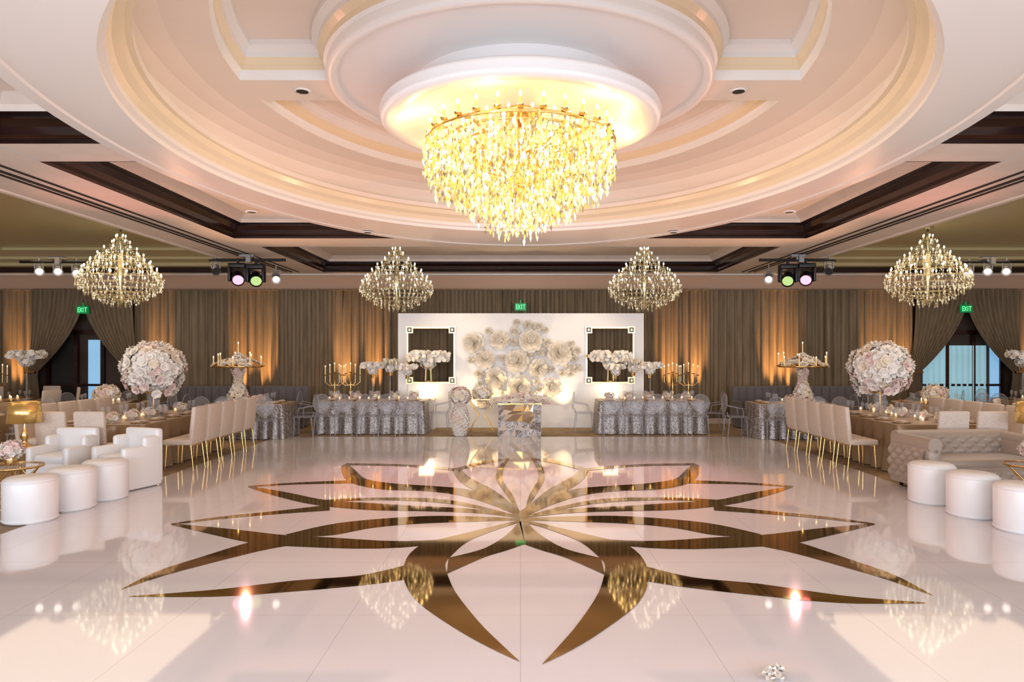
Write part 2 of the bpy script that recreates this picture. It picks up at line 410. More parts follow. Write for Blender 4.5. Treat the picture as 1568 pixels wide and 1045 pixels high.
b.obj('baseboard_back')

def exit_sign(x,y,z):
    b=Bd(); b.box((0,0,0),(.30,.05,.2),'exitb')
    yy=-.03; w=.016
    def st(cx,cz,dx,dz,r=0):
        R=Matrix.Translation((cx,yy,cz))@Matrix.Rotation(r,4,'Y')
        vs=[R@Vector((a*dx/2,0,c*dz/2)) for a,c in((-1,-1),(1,-1),(1,1),(-1,1))]; b.add(vs,[(0,1,2,3)],'exit')
    st(-.105,0,w,.12)
    for q in(-.054,0,.054): st(-.083,q,.045,w)
    st(-.03,0,w,.13,.45); st(-.03,0,w,.13,-.45); st(.03,0,w,.12); st(.09,.054,.07,w); st(.09,0,w,.12)
    b.box((0,.02,.14),(.04,.03,.08),'exitb'); b.obj('exit_sign',(x,y,z))
exit_sign(0.0,17.75,3.05); exit_sign(-11.35,17.7,2.97); exit_sign(11.55,17.7,3.0)

# ---------------------------------------------------------------- main chandelier
def strand(b,x,y,z0,z1,ks,r=.018,h=.07,step=.055):
    z=z0
    while z>z1:
        b.crystal((x+random.uniform(-.012,.012),y+random.uniform(-.012,.012),z),r*random.uniform(.8,1.5),h*random.uniform(.8,1.3),random.choice(ks)); z-=step*random.uniform(.9,1.15)
b=Bd()
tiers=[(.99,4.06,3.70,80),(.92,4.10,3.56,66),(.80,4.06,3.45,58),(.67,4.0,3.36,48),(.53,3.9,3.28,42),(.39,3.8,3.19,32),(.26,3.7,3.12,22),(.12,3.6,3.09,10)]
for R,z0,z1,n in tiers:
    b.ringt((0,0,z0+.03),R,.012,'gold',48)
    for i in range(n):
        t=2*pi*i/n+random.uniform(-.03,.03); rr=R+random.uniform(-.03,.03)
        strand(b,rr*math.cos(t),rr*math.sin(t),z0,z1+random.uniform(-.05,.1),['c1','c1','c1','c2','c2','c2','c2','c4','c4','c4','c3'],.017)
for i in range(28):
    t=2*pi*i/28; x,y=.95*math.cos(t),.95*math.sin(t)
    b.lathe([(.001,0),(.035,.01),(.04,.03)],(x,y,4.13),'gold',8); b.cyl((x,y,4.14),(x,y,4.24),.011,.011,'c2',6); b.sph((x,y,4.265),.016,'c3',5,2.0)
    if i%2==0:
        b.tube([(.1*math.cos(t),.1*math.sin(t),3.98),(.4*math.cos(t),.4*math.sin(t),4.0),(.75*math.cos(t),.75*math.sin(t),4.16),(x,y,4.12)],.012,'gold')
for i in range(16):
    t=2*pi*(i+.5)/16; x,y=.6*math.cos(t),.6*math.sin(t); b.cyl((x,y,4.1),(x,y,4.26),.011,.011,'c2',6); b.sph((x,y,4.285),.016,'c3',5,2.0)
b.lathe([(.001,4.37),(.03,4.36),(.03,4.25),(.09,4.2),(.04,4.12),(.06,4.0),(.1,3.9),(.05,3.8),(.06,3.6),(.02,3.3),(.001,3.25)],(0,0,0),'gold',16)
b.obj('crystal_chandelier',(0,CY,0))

# small chandeliers
b=Bd()
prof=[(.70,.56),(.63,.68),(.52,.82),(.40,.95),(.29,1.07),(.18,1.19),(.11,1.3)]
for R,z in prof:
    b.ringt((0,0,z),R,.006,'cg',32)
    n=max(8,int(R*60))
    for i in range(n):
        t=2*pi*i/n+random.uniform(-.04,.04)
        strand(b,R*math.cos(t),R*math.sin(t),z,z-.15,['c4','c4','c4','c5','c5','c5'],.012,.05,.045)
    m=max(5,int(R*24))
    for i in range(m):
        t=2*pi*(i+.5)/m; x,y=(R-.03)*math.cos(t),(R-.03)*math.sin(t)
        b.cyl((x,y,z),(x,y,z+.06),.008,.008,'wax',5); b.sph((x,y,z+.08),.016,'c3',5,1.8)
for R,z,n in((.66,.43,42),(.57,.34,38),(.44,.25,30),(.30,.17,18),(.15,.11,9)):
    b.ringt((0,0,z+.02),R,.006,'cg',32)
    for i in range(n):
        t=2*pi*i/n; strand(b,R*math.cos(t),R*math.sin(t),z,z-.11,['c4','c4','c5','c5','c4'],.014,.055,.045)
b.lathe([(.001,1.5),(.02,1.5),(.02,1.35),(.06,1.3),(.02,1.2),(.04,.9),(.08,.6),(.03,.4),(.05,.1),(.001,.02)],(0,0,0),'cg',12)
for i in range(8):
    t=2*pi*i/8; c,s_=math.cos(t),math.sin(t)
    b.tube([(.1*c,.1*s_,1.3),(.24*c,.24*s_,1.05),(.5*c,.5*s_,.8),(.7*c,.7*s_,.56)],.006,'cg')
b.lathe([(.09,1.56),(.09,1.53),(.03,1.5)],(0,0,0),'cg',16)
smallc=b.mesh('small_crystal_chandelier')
chp=[(-2.72,15,2.78),(2.72,15,2.78),(-8.2,14,2.80),(8.35,14,2.80)]
for p in chp: 
    s_=(4.34-p[2])/1.56 if abs(p[0])<5 else (4.46-p[2])/1.56
    place(smallc,'small_crystal_chandelier',p,random.random()*.3,(1.12,1.12,s_))

# ---------------------------------------------------------------- backdrop
b=Bd(); Y=17.0; d=.12
W0,W1,HT=-3.04,3.06,2.84
wz0,wz1=1.12,2.48
wl=(-2.80,-1.64); wr=(1.64,2.80)
for x0,x1,z0,z1 in((W0,wl[0],0,HT),(wl[1],wr[0],0,HT),(wr[1],W1,0,HT),(wl[0],wl[1],0,wz0),(wl[0],wl[1],wz1,HT),(wr[0],wr[1],0,wz0),(wr[0],wr[1],wz1,HT)):
    b.box(((x0+x1)/2,Y,(z0+z1)/2),(x1-x0,d,z1-z0),'white')
for x0,x1 in(wl,wr):
    for x in(x0,x1): b.box((x,Y-.07,(wz0+wz1)/2),(.035,.03,wz1-wz0+.035),'gold')
    for z in(wz0,wz1): b.box(((x0+x1)/2,Y-.07,z),(x1-x0,.03,.035),'gold')
    for sx,x in((1,x0),(-1,x1)):
        for sz,z in((1,wz0),(-1,wz1)):
            b.box((x+sx*.05,Y-.075,z+sz*.05),(.17,.03,.17),'gold'); b.box((x+sx*.05,Y-.095,z+sz*.05),(.11,.012,.11),'black'); b.box((x+sx*.05,Y-.1,z+sz*.05),(.05,.012,.05),'gold')
b.obj('white_backdrop_panel')
for x in(-2.3,2.2):
    b=Bd(); b.box((0,0,.36),(.4,.3,.72),'white'); b.box((0,0,.73),(.44,.34,.03),'gold'); b.rbox((0,0,.94),(.34,.26,.38),.02,'glow'); b.box((0,0,1.14),(.38,.3,.02),'gold'); b.obj('glowing_pedestal',(x,16.7,0))
b=Bd()
def paper(c,R,tilt):
    c=Vector(c); nrm=Vector((tilt[0],-1,tilt[1])).normalized(); a=nrm.orthogonal().normalized(); e0=nrm.cross(a)
    for L,(rf,lift,n) in enumerate(((1,.20,8),(.8,.5,7),(.56,.75,6),(.34,.85,5))):
        ph=random.random()*6
        for i in range(n):
            t=ph+2*pi*i/n; dd=a*math.cos(t)+e0*math.sin(t); e=nrm.cross(dd)
            def fn(u,v):
                w=math.sin(pi*min(1,v*.78+.08))**.7*R*rf*.46*(u-.5)*2
                rr=R*rf*v; hh=R*lift*(v**1.6)+R*.14*abs(u-.5)*2*v - (R*.14*max(0,v-.8)*5*rf)
                return c+dd*rr+e*w+nrm*(hh+.02*L+.01*(i%2))
            b.grid(fn,4,5,'paper')
fl=[]
tries=0
while len(fl)<56 and tries<9000:
    tries+=1
    x=random.uniform(-1.5,1.4); z=random.uniform(.7,2.6)
    ang=math.atan2(z-1.6,x); lim=1+.25*math.sin(ang*5+1)
    if (x/1.35)**2+((z-1.62)/1.0)**2>lim: continue
    R=random.choice([.10,.13,.17,.21]) if tries>160 else random.choice([.25,.29,.32])
    if z+R>2.80: continue
    if all(math.hypot(x-q[0],z-q[1])>(R+q[2])*.9 for q in fl): fl.append((x,z,R))
for x,z,R in fl: paper((x,Y-.08-random.uniform(0,.08)*(R>.15),z),R,(x*.15+random.uniform(-.35,.35),random.uniform(-.3,.45)))
b.obj('paper_flower_cluster')

def orchid(b,c,h,spread,n=9,ks=('fw','fw','fc')):
    for i in range(n):
        t=2*pi*i/n+random.random()*.5; dx,dy=math.cos(t),math.sin(t)
        pts=[]
        for j in range(8):
            u=j/7; pts.append(Vector((c[0]+dx*spread*u**1.3,c[1]+dy*spread*.6*u**1.3,c[2]+h*math.sin(u*2.0)*.9)))
        b.tube(pts,.006,'leaf',5)
        for j in range(3,8):
            for k in range(2):
                p=pts[j]+Vector((random.uniform(-.04,.04),random.uniform(-.04,.04),random.uniform(-.05,.05)))
                b.blossom(p,(random.uniform(-.6,.6),-1,random.uniform(-.2,.5)),.055,random.choice(ks),1,5)
    b.ball((c[0],c[1],c[2]+h*.3),spread*.35,22,.055,['fw'],.8,'fw')
b=Bd()
b.lathe([(.12,0),(.12,.015),(.02,.03),(.015,.6),(.05,.64),(.08,.75),(.09,.76),(.001,.74)],(0,0,0),'glass',16)
b.lathe([(.05,.6),(.07,.75)],(0,0,0),'gold',12)
orchid(b,(0,0,.72),.28,.34,11); orch=b.mesh('orchid_centerpiece')
b=Bd()
for i in range(4):
    t=pi/4+i*pi/2; b.tube([(.1*math.cos(t),.1*math.sin(t),0),(.08*math.cos(t),.08*math.sin(t),.35)],.008,'gold')
b.ringt((0,0,.35),.1,.01,'gold',20); b.ringt((0,0,.01),.12,.01,'gold',20)
b.lathe([(.001,.33),(.1,.35),(.11,.41)],(0,0,0),'gold',16)
orchid(b,(0,0,.42),.30,.48,18); orchid(b,(0,0,.38),.22,.5,14); orch2=b.mesh('orchid_centerpiece')
for x in(-2.25,2.2): place(orch2,'orchid_centerpiece',(x,16.7,1.155))

b=Bd()
b.lathe([(.001,0),(.09,0),(.09,.015),(.03,.04),(.015,.1),(.03,.15),(.012,.2),(.012,.55),(.03,.58)],(0,0,0),'gold',16)
for dx in(-.22,-.11,0,.11,.22):
    z=.62-abs(dx)*.3
    if dx: b.tube([(0,0,.35),(dx*.5,0,.32),(dx,0,.4),(dx,0,z)],.008,'gold')
    b.lathe([(.001,0),(.03,.01),(.035,.03)],(dx,0,z),'gold',10); b.cyl((dx,0,z+.01),(dx,0,z+.2),.011,.010,'wax',8); b.sph((dx,0,z+.225),.010,'flame',5,2)
cande=b.mesh('gold_candelabra')

# ---------------------------------------------------------------- tables
def tcloth(b,sx,sy,top,k,ktop,amp=.035,wl=.28,rc=.06):
    P=[]
    hx,hy=sx/2,sy/2
    def seg(p,q):
        n=max(2,int(math.dist(p,q)/.035)); return [(p[0]+(q[0]-p[0])*i/n,p[1]+(q[1]-p[1])*i/n) for i in range(n)]
    cs=[(hx-rc,-hy+rc,-pi/2),(hx-rc,hy-rc,0),(-hx+rc,hy-rc,pi/2),(-hx+rc,-hy+rc,pi)]
    for i,(cx,cy,a) in enumerate(cs):
        for j in range(7):
            t=a+pi/2*j/6; P.append((cx+rc*math.cos(t),cy+rc*math.sin(t)))
        nx=cs[(i+1)%4]; e=(nx[0]+rc*math.cos(nx[2]),nx[1]+rc*math.sin(nx[2])); P+=seg(P[-1],e)[1:]
    n=len(P); cum=0; S=[0]
    for i in range(1,n): cum+=math.dist(P[i-1],P[i]); S.append(cum)
    tot=cum+math.dist(P[-1],P[0]); kk=round(tot/wl)
    vs=[]; lev=[0,.03,.15,.35,.6,.85,1]
    for t in lev:
        for i in range(n):
            p0=P[i-1];p1=P[(i+1)%n]; dx,dy=p1[0]-p0[0],p1[1]-p0[1]; l=math.hypot(dx,dy) or 1; nx,ny=dy/l,-dx/l
            w=amp*math.sin(2*pi*kk*S[i]/tot+.8*math.sin(S[i]*2.3))*t**.8+ (0.01 if t>0 else 0)+.05*t
            vs.append((P[i][0]+nx*w,P[i][1]+ny*w,top*(1-t)+.015*t))
    b.add(vs,[(j*n+i,j*n+(i+1)%n,(j+1)*n+(i+1)%n,(j+1)*n+i) for j in range(len(lev)-1) for i in range(n)],k,True)
    b.fill([P],top,ktop)
def settings(b,sx,sy,top,n,edges='xy',flowers=True):
    def setone(x,y,inx,iny):
        b.lathe([(.001,.006),(.09,.008),(.14,.016),(.14,.012)],(x,y,top),'gold',16)
        b.lathe([(.001,.014),(.07,.016),(.10,.026)],(x,y,top),'white',16)
        b.box((x,y,top+.035),(.07,.16,.02),'linen')
        for q in(-.1,.06):
            gx,gy=x+inx*.2+iny*q,y+iny*.2+inx*q
            b.lathe([(.035,0),(.004,.006),(.004,.09),(.03,.12),(.036,.17),(.03,.21)],(gx,gy,top),'glass',8)
    m=n
    for i in range(m):
        yy=-sy/2+sy*(i+.5)/m
        setone(-sx/2+.2,yy,1,0); setone(sx/2-.2,yy,-1,0)
    for i in range(m*2):
        yy=-sy/2+.15+(sy-.3)*i/(m*2-1)
        x=random.uniform(-.12,.12); b.lathe([(.025,0),(.032,.03),(.034,.08)],(x,yy,top),'glass',8); b.cyl((x,yy,top),(x,yy,top+.035),.022,.022,'wax',8); b.sph((x,yy,top+.05),.012,'flame',4,2)
        if flowers and i%2==0: b.ball((x*.5+.1,yy+.1,top+.08),.10,12,.05,['fw','fp','fc'],.7)
for sx in(-1,1):
    b=Bd(); tcloth(b,1.45,2.6,.76,'satin','topcloth',.05,.34); b.obj('banquet_table',(sx*6.55,11.85,0))
    b=Bd(); settings(b,1.45,2.6,.762,5); b.obj('tableware_set',(sx*6.55,11.85,0))
b=Bd()
b.lathe([(.14,0),(.14,.012),(.10,.02),(.11,.4),(.13,.42)],(0,0,0),'glass',20)
b.lathe([(.02,.01),(.02,.42)],(0,0,0),'gold',10); b.ringt((0,0,.41),.13,.012,'gold',20)
b.ball((0,0,.86),.47,150,.10,['fw','fw','fw','fc','fw','fw','fp'],.86)
for i in range(30):
    t=random.random()*2*pi; z=random.uniform(.4,.65); r=.33+(z-.4)*.5; b.blossom((r*math.cos(t),r*math.sin(t),z),(math.cos(t),math.sin(t),-.4),.09,random.choice(['fp','fw']))
big=b.mesh('flower_ball_centerpiece')
place(big,'flower_ball_centerpiece',(-6.45,12.0,.765)); place(big,'flower_ball_centerpiece',(6.32,12.0,.765),2.0)
b=Bd()
b.lathe([(.16,0),(.16,.02),(.05,.03),(.05,.75),(.001,.76)],(0,0,0),'gold',16)
for i in range(60):
    z=.02+.72*i/60; t=i*2.4; r=.10+.05*math.sin(z*9)+ (.1*(1-z/.25) if z<.25 else 0); b.blossom((r*math.cos(t),r*math.sin(t),z),(math.cos(t),math.sin(t),.2),.08,random.choice(['fw','fc','fp']))
b.lathe([(.001,.76),(.50,.78),(.56,.81),(.52,.815),(.001,.8)],(0,0,0),'gold',32)
for i in range(70):
    t=random.random()*2*pi; r=random.uniform(0,.5); b.blossom((r*math.cos(t),r*math.sin(t),.82+.22*(1-r/.5)),(math.cos(t)*.7,math.sin(t)*.7,1),.09,random.choice(['fw','fc','fw']))
for i in range(9):
    t=2*pi*i/9; r=.5; x,y=r*math.cos(t),r*math.sin(t); h=random.uniform(.16,.3); b.lathe([(.001,0),(.03,.01),(.035,.03)],(x,y,.8),'gold',8); b.cyl((x,y,.8),(x,y,.8+h),.013,.012,'wax',8); b.sph((x,y,.8+h+.02),.011,'flame',5,2)
b.cyl((0,0,.8),(0,0,1.3),.012,.011,'wax',8); b.sph((0,0,1.32),.011,'flame',5,2)
tower=b.mesh('flower_candle_tower')
for sx in(-1,1):
    b=Bd(); tcloth(b,1.7,.9,.76,'sequin','topcloth',.03,.22); b.obj('sequin_table',(sx*5.95,15.1,0))
    b=Bd(); settings(b,1.6,.8,.762,2); b.obj('tableware_set',(sx*5.95,15.1,0))
    place(tower,'flower_candle_tower',(sx*6.2,15.0,.765))
for cx in(-3.42,3.0):
    b=Bd(); tcloth(b,2.42,.85,.76,'sequin','topcloth',.03,.3); b.obj('head_table',(cx,16.0,0))
    b=Bd(); b.M=Matrix.Rotation(pi/2,4,'Z'); settings(b,.8,2.35,.762,5); b.obj('tableware_set',(cx,16.0,0))
for cx,m in((-3.42,1),(3.0,-1)):
    place(cande,'gold_candelabra',(cx-.95*m,16.05,.765)); place(cande,'gold_candelabra',(cx-.6*m,16.15,.765),.3)
    for q,s_ in((-.05,1.05),(.35,1.15),(.75,1.0)): place(orch,'orchid_centerpiece',(cx+q*m,16.05+q*.1,.765),q*5,(s_*.8,s_*.8,s_*.8))
b=Bd()
W,D,H=.93,.6,.72
b.box((0,0,H/2),(W-.04,D-.04,H),'sequin'); b.box((0,0,H+.01),(W+.04,D+.04,.03),'gold')
random.seed(3)
gx=[-.465,-.3,-.12,.05,.2,.33,.465]; gz=[0,.15,.32,.48,.6,.72]
pt=[[(gx[i]+(random.uniform(-.05,.05) if 0<i<6 else 0),-D/2-.01-random.uniform(0,.05),gz[j]+(random.uniform(-.04,.04) if 0<j<5 else 0)) for j in range(6)] for i in range(7)]
for i in range(6):
    for j in range(5):
        q=[pt[i][j],pt[i+1][j],pt[i+1][j+1],pt[i][j+1]]
        cen=abs(i-2.5)<1.6 and j>1
        b.add([q[0],q[1],q[2]],[(0,1,2)],random.choice(['gold','satin','satin'] if cen else ['sequin','sequin','linen'])); b.add([q[0],q[2],q[3]],[(0,1,2)],random.choice(['satin','satin'] if cen else ['sequin','sequin','sequin']))
for sx in(-1,1):
    b.box((sx*W/2,-.02,H/2),(.025,D,H),'sequin')
b.obj('sweetheart_table',(-.02,15.4,0))
b=Bd()
for i in range(150):
    x=random.uniform(-.62,.62); b.blossom((x,random.uniform(-.2,.12),.0+random.uniform(0,.2)*(1-abs(x)/.8)),(x*.6,-.8,.8),.085,random.choice(['fw','fc','fw','fp']))
b.rbox((0,-.03,.05),(1.15,.3,.1),.05,'fc'); b.obj('flower_garland',(0,15.3,.75))
b=Bd(); b.box((0,0,.78),(.6,.3,.02),'gold')
for sx in(-1,1):
    for sy in(-1,1):
        b.tube([(sx*.28,sy*.13,.77),(sx*.2,sy*.13,.6),(sx*.06,sy*.13,.42),(sx*.2,sy*.13,.22),(sx*.28,sy*.13,0.012)],.012,'gold')
b.obj('gold_console_table',(-.9,15.9,0))
def pillar(x,y):
    b=Bd(); b.cyl((0,0,0),(0,0,.85),.12,.10,'fc',12)
    for i in range(170):
        z=.03+.85*i/170; t=i*2.4; r=.13+.04*math.sin(z*8+x); b.blossom((r*math.cos(t),r*math.sin(t),z),(math.cos(t),math.sin(t),.3),.085,random.choice(['fw','fc','fw','fp']))
    b.ball((0,0,.9),.22,40,.09,['fw','fc','fp'],.7); b.obj('flower_pillar',(x,y,0))
pillar(-1.36,15.35)
b=Bd(); b.ball((0,0,.12),.2,40,.08,['fw','fc'],.7); 
b.obj('flower_bouquet',(-.9,15.9,.80))

# ---------------------------------------------------------------- chairs
b=Bd()
b.rbox((0,.02,.46),(.46,.46,.09),.03,'linen')
b.rbox((0,-.215,.74),(.45,.07,.56),.028,'linen',rx=.10)
for sx in(-1,1):
    b.cyl((sx*.19,.2,.42),(sx*.2,.22,0),.015,.010,'gold',8); b.cyl((sx*.19,-.18,.42),(sx*.2,-.23,0),.015,.010,'gold',8)
b.box((0,.2,.405),(.4,.02,.03),'gold'); b.box((0,-.18,.405),(.4,.02,.03),'gold')
chair=b.mesh('dining_chair')
b=Bd()
b.rbox((0,.02,.455),(.42,.42,.03),.014,'ghost')
for sx in(-1,1):
    b.cyl((sx*.17,.2,.45),(sx*.19,.21,0),.016,.011,'ghost',8); b.cyl((sx*.17,-.17,.45),(sx*.19,-.22,0),.016,.011,'ghost',8)
    b.cyl((sx*.15,-.19,.45),(sx*.13,-.22,.56),.014,.014,'ghost',8)
ov=[(.19*math.sin(2*pi*i/20),-.24-.02*math.cos(2*pi*i/20),.75-.2*math.cos(2*pi*i/20)) for i in range(20)]
b.tube(ov,.014,'ghost',6,True)
b.add([(p[0]*.93,p[1],.75+(p[2]-.75)*.93) for p in ov],[tuple(range(20))],'ghost')
for sx in(-1,1): b.tube([(sx*.19,-.22,.7),(sx*.22,-.05,.67),(sx*.21,.1,.64),(sx*.19,.12,.46)],.012,'ghost')
gchair=b.mesh('ghost_chair')
for i in range(5):
    y=10.95+i*.52
    place(chair,'dining_chair',(-5.38,y,.0),pi/2); place(chair,'dining_chair',(5.38,y,.0),-pi/2)
    place(chair,'dining_chair',(-7.72,y,0),-pi/2); place(chair,'dining_chair',(7.72,y,0),pi/2)
for x in(-6.85,-6.28): place(chair,'dining_chair',(x,10.18,0),0)
for x in(6.35,6.92): place(chair,'dining_chair',(x,10.24,0),0)
for cx in(-3.42,3.0):
    for i in range(5): place(gchair,'ghost_chair',(cx-.96+i*.48,15.26,0),random.uniform(-.06,.06))
    for s_ in(-1,1): place(gchair,'ghost_chair',(cx+s_*1.52,16.0,0),s_*pi/2)
for sx in(-1,1):
    for i in range(4): place(gchair,'ghost_chair',(sx*5.95-.66+i*.44,14.36,0),random.uniform(-.06,.06))
    for s_ in(-1,1): place(gchair,'ghost_chair',(sx*5.95+s_*1.2,15.1,0),s_*pi/2)
b=Bd(); n=72; R=.85; top=.76
vs=[];lev=[0,.04,.3,.65,1]
for t in lev:
    for i in range(n):
        a=2*pi*i/n; r=R+.02*(t>0)+.08*t+.04*t*math.sin(a*16); vs.append((r*math.cos(a),r*math.sin(a),top*(1-t)+.01))
b.add(vs,[(j*n+i,j*n+(i+1)%n,(j+1)*n+(i+1)%n,(j+1)*n+i) for j in range(4) for i in range(n)],'satin',True)
b.fill([[(R*math.cos(2*pi*i/n),R*math.sin(2*pi*i/n)) for i in range(n)]],top+.01,'topcloth')
for i in range(8):
    a=2*pi*i/8; x,y=.62*math.cos(a),.62*math.sin(a)
    b.lathe([(.001,.006),(.09,.008),(.13,.016)],(x,y,top+.01),'gold',14)
    b.lathe([(.03,0),(.004,.006),(.004,.09),(.03,.12),(.034,.2)],(x*.75,y*.75,top+.01),'glass',8)
    x,y=.25*math.cos(a+.3),.25*math.sin(a+.3); b.cyl((x,y,top+.01),(x,y,top+.06),.025,.025,'wax',8); b.sph((x,y,top+.08),.012,'flame',4,2)
rt=b.mesh('round_guest_table')
rts=[(-9.1,15.0),(9.1,15.0),(-12.0,15.9),(12.0,15.9),(-9.9,11.7),(9.9,11.7),(-12.6,12.9),(12.6,12.9)]
for k,(x,y) in enumerate(rts):
    place(rt,'round_guest_table',(x,y,0))
    for i in range(7):
        a=2*pi*i/7+.3*k; g=k%3!=2; place(gchair if g else chair,'ghost_chair' if g else 'dining_chair',(x+1.2*math.cos(a),y+1.2*math.sin(a),0),a+pi/2)
b=Bd(); b.lathe([(.06,0),(.09,.08),(.08,.12)],(0,0,0),'gold',14); b.ball((0,0,.2),.24,46,.075,['fw','fp','fc'],.65); low=b.mesh('low_flower_centerpiece')
for k,(x,y) in enumerate(rts):
    if k in(0,1,4,5): place(low,'low_flower_centerpiece',(x,y,.77))
    else: 
        place(orch,'orchid_centerpiece',(x+(-.3 if x>0 else .5),y,.77),0,(1.15,1.15,1.1)); place(cande,'gold_candelabra',(x+(.35 if x>0 else -.1),y-.1,.77))
b=Bd(); b.rbox((0,0,.24),(1.5,.7,.46),.05,'greyv'); b.rbox((0,.3,.62),(1.5,.16,.8),.06,'greyv'); 
for i in range(-3,4): b.cyl((i*.2,.21,.5),(i*.2,.21,.98),.012,.012,'greyv',6)
for s_ in(-1,1): b.rbox((s_*.72,0,.42),(.1,.72,.5),.04,'greyv')
bq=b.mesh('banquette_sofa')
for x in(-6.1,6.1,-8.0,8.0): place(bq,'banquette_sofa',(x,17.0,0))

# ---------------------------------------------------------------- lounge furniture
b=Bd()
r,h=.265,.49
b.lathe([(.001,0.0),(r-.02,0.0),(r,.02),(r,h-.05),(r-.012,h-.02),(r-.045,h),(r*.5,h+.012),(.001,h+.014)],(0,0,0),'leather',40)
b.ringt((0,0,h-.045),r+.001,.005,'leather',40); b.ringt((0,0,.03),r,.006,'leather',40)
pouf=b.mesh('round_pouf')
for x,y in((-5.47,7.62),(-5.40,8.2),(-5.33,8.76),(5.15,8.55),(5.2,7.85),(5.3,7.2)): place(pouf,'round_pouf',(x,y,.012))
b=Bd()
b.rbox((0,0,.2),(.60,.60,.36),.03,'leather'); b.rbox((0,-.03,.43),(.44,.52,.12),.045,'leather')
b.rbox((0,.26,.43),(.62,.11,.76),.04,'leather')
for s_ in(-1,1):
    b.rbox((s_*.27,-.02,.31),(.09,.60,.58),.035,'leather')
    b.rbox((s_*.27,.14,.55),(.088,.28,.34),.042,'leather')
for x in(-.26,.26):
    for y in(-.26,.26): b.cyl((x,y,0),(x,y,.05),.02,.02,'gold',8)
arm=b.mesh('white_armchair')
place(arm,'white_armchair',(-5.45,9.48,.0),-.35); place(arm,'white_armchair',(-6.35,9.5,0),-.1)
b=Bd(); b.ringt((0,0,.5),.3,.014,'gold',32); b.ringt((0,0,.02),.26,.014,'gold',32); b.lathe([(.001,.515),(.3,.515),(.3,.505)],(0,0,0),'glass',32)
for i in range(6):
    t=2*pi*i/6; b.tube([(.3*math.cos(t),.3*math.sin(t),.5),(.1*math.cos(t+.5),.1*math.sin(t+.5),.26),(.26*math.cos(t+1),.26*math.sin(t+1),.02)],.009,'gold')
st=b.mesh('gold_side_table')
for x,y in((-6.15,8.3),(6.3,8.4),(-7.2,9.75),(7.45,9.7)): place(st,'gold_side_table',(x,y,0))
b=Bd(); b.lathe([(.05,0),(.07,.06),(.05,.12)],(0,0,0),'gold',14); b.ball((0,0,.18),.12,26,.05,['fp','fw'],.8); sb=b.mesh('blush_flower_vase')
place(sb,'blush_flower_vase',(-6.2,8.3,.517)); place(sb,'blush_flower_vase',(6.3,8.4,.517))
b=Bd(); b.lathe([(.001,0),(.11,0),(.11,.02),(.05,.05),(.03,.1),(.06,.16),(.03,.24),(.015,.32),(.015,.42)],(0,0,0),'gold',20)
b.lathe([(.17,.36),(.215,.36),(.19,.66),(.185,.66),(.21,.365)],(0,0,0),'shade',32); b.lathe([(.001,.42),(.03,.44),(.04,.48),(.001,.53)],(0,0,0),'glow',10)
for a in(0,2.1,4.2): b.cyl((0,0,.42),(.2*math.cos(a),.2*math.sin(a),.4),.004,.004,'gold',5)
lamp=b.mesh('gold_table_lamp')
place(lamp,'gold_table_lamp',(-7.08,9.75,.517)); place(lamp,'gold_table_lamp',(7.27,9.7,.517))
b=Bd(); L=1.75
def tuftpanel(o,ux,uz,w,h,nrm,nx,nz,k='tuft'):
    o=Vector(o);ux=Vector(ux);uz=Vector(uz);nrm=Vector(nrm)
    def fn(u,v):
        a=u*nx; c=v*nz
        d1=abs(math.sin(pi*(a+c)/1.0))*abs(math.sin(pi*(a-c)/1.0))
        return o+ux*w*u+uz*h*v+nrm*(.05*d1**.6*math.sin(pi*min(1,max(0,v)))**.3)
    b.grid(fn,nx*8,nz*8,k)
b.rbox((0,0,.22),(L,.8,.3),.05,'tuft'); b.rbox((0,-.08,.4),(L-.36,.62,.14),.05,'tuft')
b.rbox((0,.32,.42),(L,.2,.6),.08,'tuft')
tuftpanel((-L/2+.15,.235,.42),(1,0,0),(0,0,1),L-.3,.3,(0,-1,0),7,2)
b.cyl((-L/2+.04,.33,.69),(L/2-.04,.33,.69),.095,.095,'tuft',16)
for s_ in(-1,1):
    b.rbox((s_*(L/2-.1),-.04,.4),(.2,.76,.55),.07,'tuft'); b.cyl((s_*(L/2-.09),-.42,.66),(s_*(L/2-.09),.34,.66),.10,.10,'tuft',16)
    b.lathe([(.001,0),(.02,0),(.03,.07)],(s_*(L/2-.12),-.3,0),'wood',10); b.lathe([(.001,0),(.02,0),(.03,.07)],(s_*(L/2-.12),.3,0),'wood',10)
tuftpanel((-L/2-.002,.36,.12),(0,-1,0),(0,0,1),.72,.48,(-1,0,0),4,3)
tuftpanel((-L/2+.12,-.425,.1),(1,0,0),(0,0,1),L-.24,.22,(0,-1,0),8,1)
b.obj('tufted_sofa',(6.15,9.4,0),0.1)

b=Bd()
for i in range(9):
    a=random.random()*6.3; r_=random.uniform(0,.09); b.blossom((r_*math.cos(a),r_*math.sin(a),.01+random.random()*.03),(random.uniform(-.4,.4),random.uniform(-.4,.4),1),.05,'fw')
x,y=fpt(1190,1048); b.obj('fallen_blossoms',(x,y,.014))

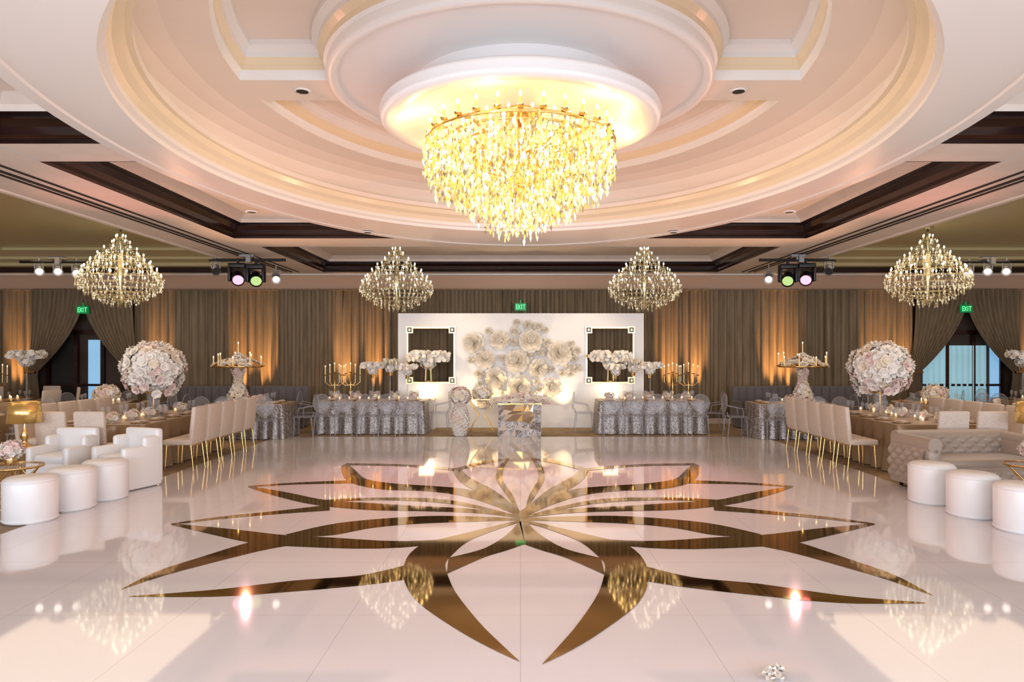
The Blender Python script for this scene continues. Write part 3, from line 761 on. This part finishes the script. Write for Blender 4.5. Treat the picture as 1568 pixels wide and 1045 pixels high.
# ---------------------------------------------------------------- stage lights
def parcan(b,p,aim,k,r=.12,l=.32):
    p=Vector(p); d=(Vector(aim)-p).normalized()
    b.cyl(p-d*l*.6,p-d*l*.2,r*.65,r,'black',14); b.cyl(p-d*l*.2,p+d*l*.5,r,r*1.08,'black',14,False)
    q=p+d*l*.42; b.cyl(q,q+d*.005,r*.9,r*.9,k,16)
    for s_ in(-1,1): b.rbox(p+Vector((s_*r*1.35,0,.06)),(.06,.14,.3),.02,'black')
    b.rbox(p+Vector((0,0,.24)),(.36,.2,.1),.02,'black')
    b.cyl(p+Vector((0,0,.24)),p+Vector((0,0,.36)),.03,.03,'black',6)
def small(b,p,aim,k,r=.075,l=.3):
    p=Vector(p); d=(Vector(aim)-p).normalized()
    b.cyl(p-d*l*.6,p-d*l*.3,r*.7,r,'greym',14); b.cyl(p-d*l*.3,p+d*l*.4,r*.85,r*.85,'greym',14,False); b.cyl(p+d*l*.4,p+d*l*.55,r,r*1.25,'greym',14,False)
    q=p+d*l*.45; b.cyl(q,q+d*.005,r*.95,r*.95,k,16)
    b.tube([p+Vector((r*1.2,0,0)),p+Vector((r*1.2,0,.14)),p+Vector((-r*1.2,0,.14)),p+Vector((-r*1.2,0,0))],.014,'greym'); b.cyl(p+Vector((0,0,.14)),p+Vector((0,0,.26)),.015,.015,'greym',6)
def cluster(x,y,lst):
    b=Bd(); b.cyl((-.8,0,-.12),(.8,0,-.12),.03,.03,'black',8); b.cyl((0,0,-.12),(0,0,-.005),.04,.04,'greym',8); b.box((0,0,-.035),(.3,.14,.05),'greym'); b.box((.05,-.05,-.1),(.1,.1,.16),'greym')
    for dx,dz,k,big_ in lst:
        if big_: parcan(b,(dx,0,-.48+dz),(dx*.6 - x*.3,-4,-3.2),k)
        else: small(b,(dx,0,-.38+dz),(dx*.6 - x*.3,-4,-2.6),k)
    b.obj('stage_light_cluster',(x,y,ZC-.02))
cluster(-5.72,14.3,[(-.66,.08,'slot',0),(-.2,-.0,'lensp',1),(.18,-.02,'lensg',1),(.6,-.1,'lensw',0)])
cluster(5.8,14.3,[(-.6,-.1,'lensw',0),(-.2,-.02,'lensg',1),(.18,0,'lensp',1),(.66,.08,'slot',0)])
cluster(-9.9,14.6,[(-.4,.1,'lensw',0),(0,.1,'lensw',0),(.4,.06,'lensw',0)])
cluster(10.0,14.6,[(-.4,.06,'lensw',0),(0,.1,'lensw',0),(.4,.1,'lensw',0)])

# ---------------------------------------------------------------- lights
def point(n,loc,e,col,r=.08):
    l=bpy.data.lights.new(n,'POINT'); l.energy=e; l.color=col; l.shadow_soft_size=r
    o=bpy.data.objects.new(n,l); o.location=loc; sc.collection.objects.link(o)
def spot(n,loc,aim,e,col,ang=60,blend=.5,r=.05):
    l=bpy.data.lights.new(n,'SPOT'); l.energy=e; l.color=col; l.spot_size=math.radians(ang); l.spot_blend=blend; l.shadow_soft_size=r
    o=bpy.data.objects.new(n,l); o.location=loc; d=Vector(aim)-Vector(loc); o.rotation_euler=d.to_track_quat('-Z','Y').to_euler(); sc.collection.objects.link(o)
def area(n,loc,aim,e,col,sx,sy):
    l=bpy.data.lights.new(n,'AREA'); l.shape='RECTANGLE'; l.size=sx; l.size_y=sy; l.energy=e; l.color=col
    o=bpy.data.objects.new(n,l); o.location=loc; d=Vector(aim)-Vector(loc); o.rotation_euler=d.to_track_quat('-Z','Y').to_euler(); sc.collection.objects.link(o)
for i in range(6):
    t=2*pi*i/6+.26; point('chandelier_bulb',(1.08*math.cos(t),CY+1.08*math.sin(t),4.12),7.5,(1,.72,.24),.05)
point('chandelier_glow',(0,CY,2.95),26,(1,.80,.5),.06)
for x,y,z in chp: point('small_chandelier_bulb',(x,y,z+.75),45,(1,.78,.42),.04)
for x in(-10.8,-3.6,3.6,10.8): area('window_daylight',(x,YN+.15,2.0),(x*.4,8,2.2),430,(.80,.87,1.0),6,2.8)
for sx in(-1,1):
    spot('stage_wash',(sx*5.6,13.9,3.3),(sx*-.3,8.0,0),1250,(1,.42,.44),50,.9,.05)
    spot('stage_wash',(sx*5.2,13.9,3.3),(sx*.3,17,1.5),330,(1,.8,.55),40,.8,.04)
    spot('ceiling_wash',(sx*9.0,9.5,1.2),(sx*1.5,9.0,4.6),520,(1,.33,.25),50,.8,.1)
    spot('ceiling_wash',(sx*7.6,14.5,1.3),(sx*1.0,9.5,4.5),620,(1,.50,.26),50,.8,.1)
    area('table_fill',(sx*8.5,12,3.9),(sx*8.5,12,0),100,(1,.76,.52),4,6)  # added warm fill panel over the guest tables, no fixture there
for x in(-4.2,-1.4,1.4,4.2): spot('head_fill',(x,15.7,4.3),(x,15.9,0),70,(1,.76,.5),110,.8,.05)  # added warm fill spots in the back coffer, without fixtures
for x in(-13.2,-9.5,-7.3,-6.7,-4.6,-3.8,3.9,4.6,6.6,7.0,9.3,10.0,13.4):
    spot('amber_uplight',(x,17.45,.12),(x,18.02,1.9),800,(1,.50,.17),26,1.0,.03)
for x,z in((-1.3,.35),(1.2,.35),(-.5,.3),(.5,.3)):
    spot('backdrop_uplight',(x,16.6,z),(x*.7,16.95,1.5),40,(1,.74,.42),80,.9,.03)

w=bpy.data.worlds.new('world'); sc.world=w; w.use_nodes=True
w.node_tree.nodes['Background'].inputs[0].default_value=(.75,.82,.95,1); w.node_tree.nodes['Background'].inputs[1].default_value=0.4
sc.view_settings.view_transform='Standard'
sc.view_settings.exposure=0.1
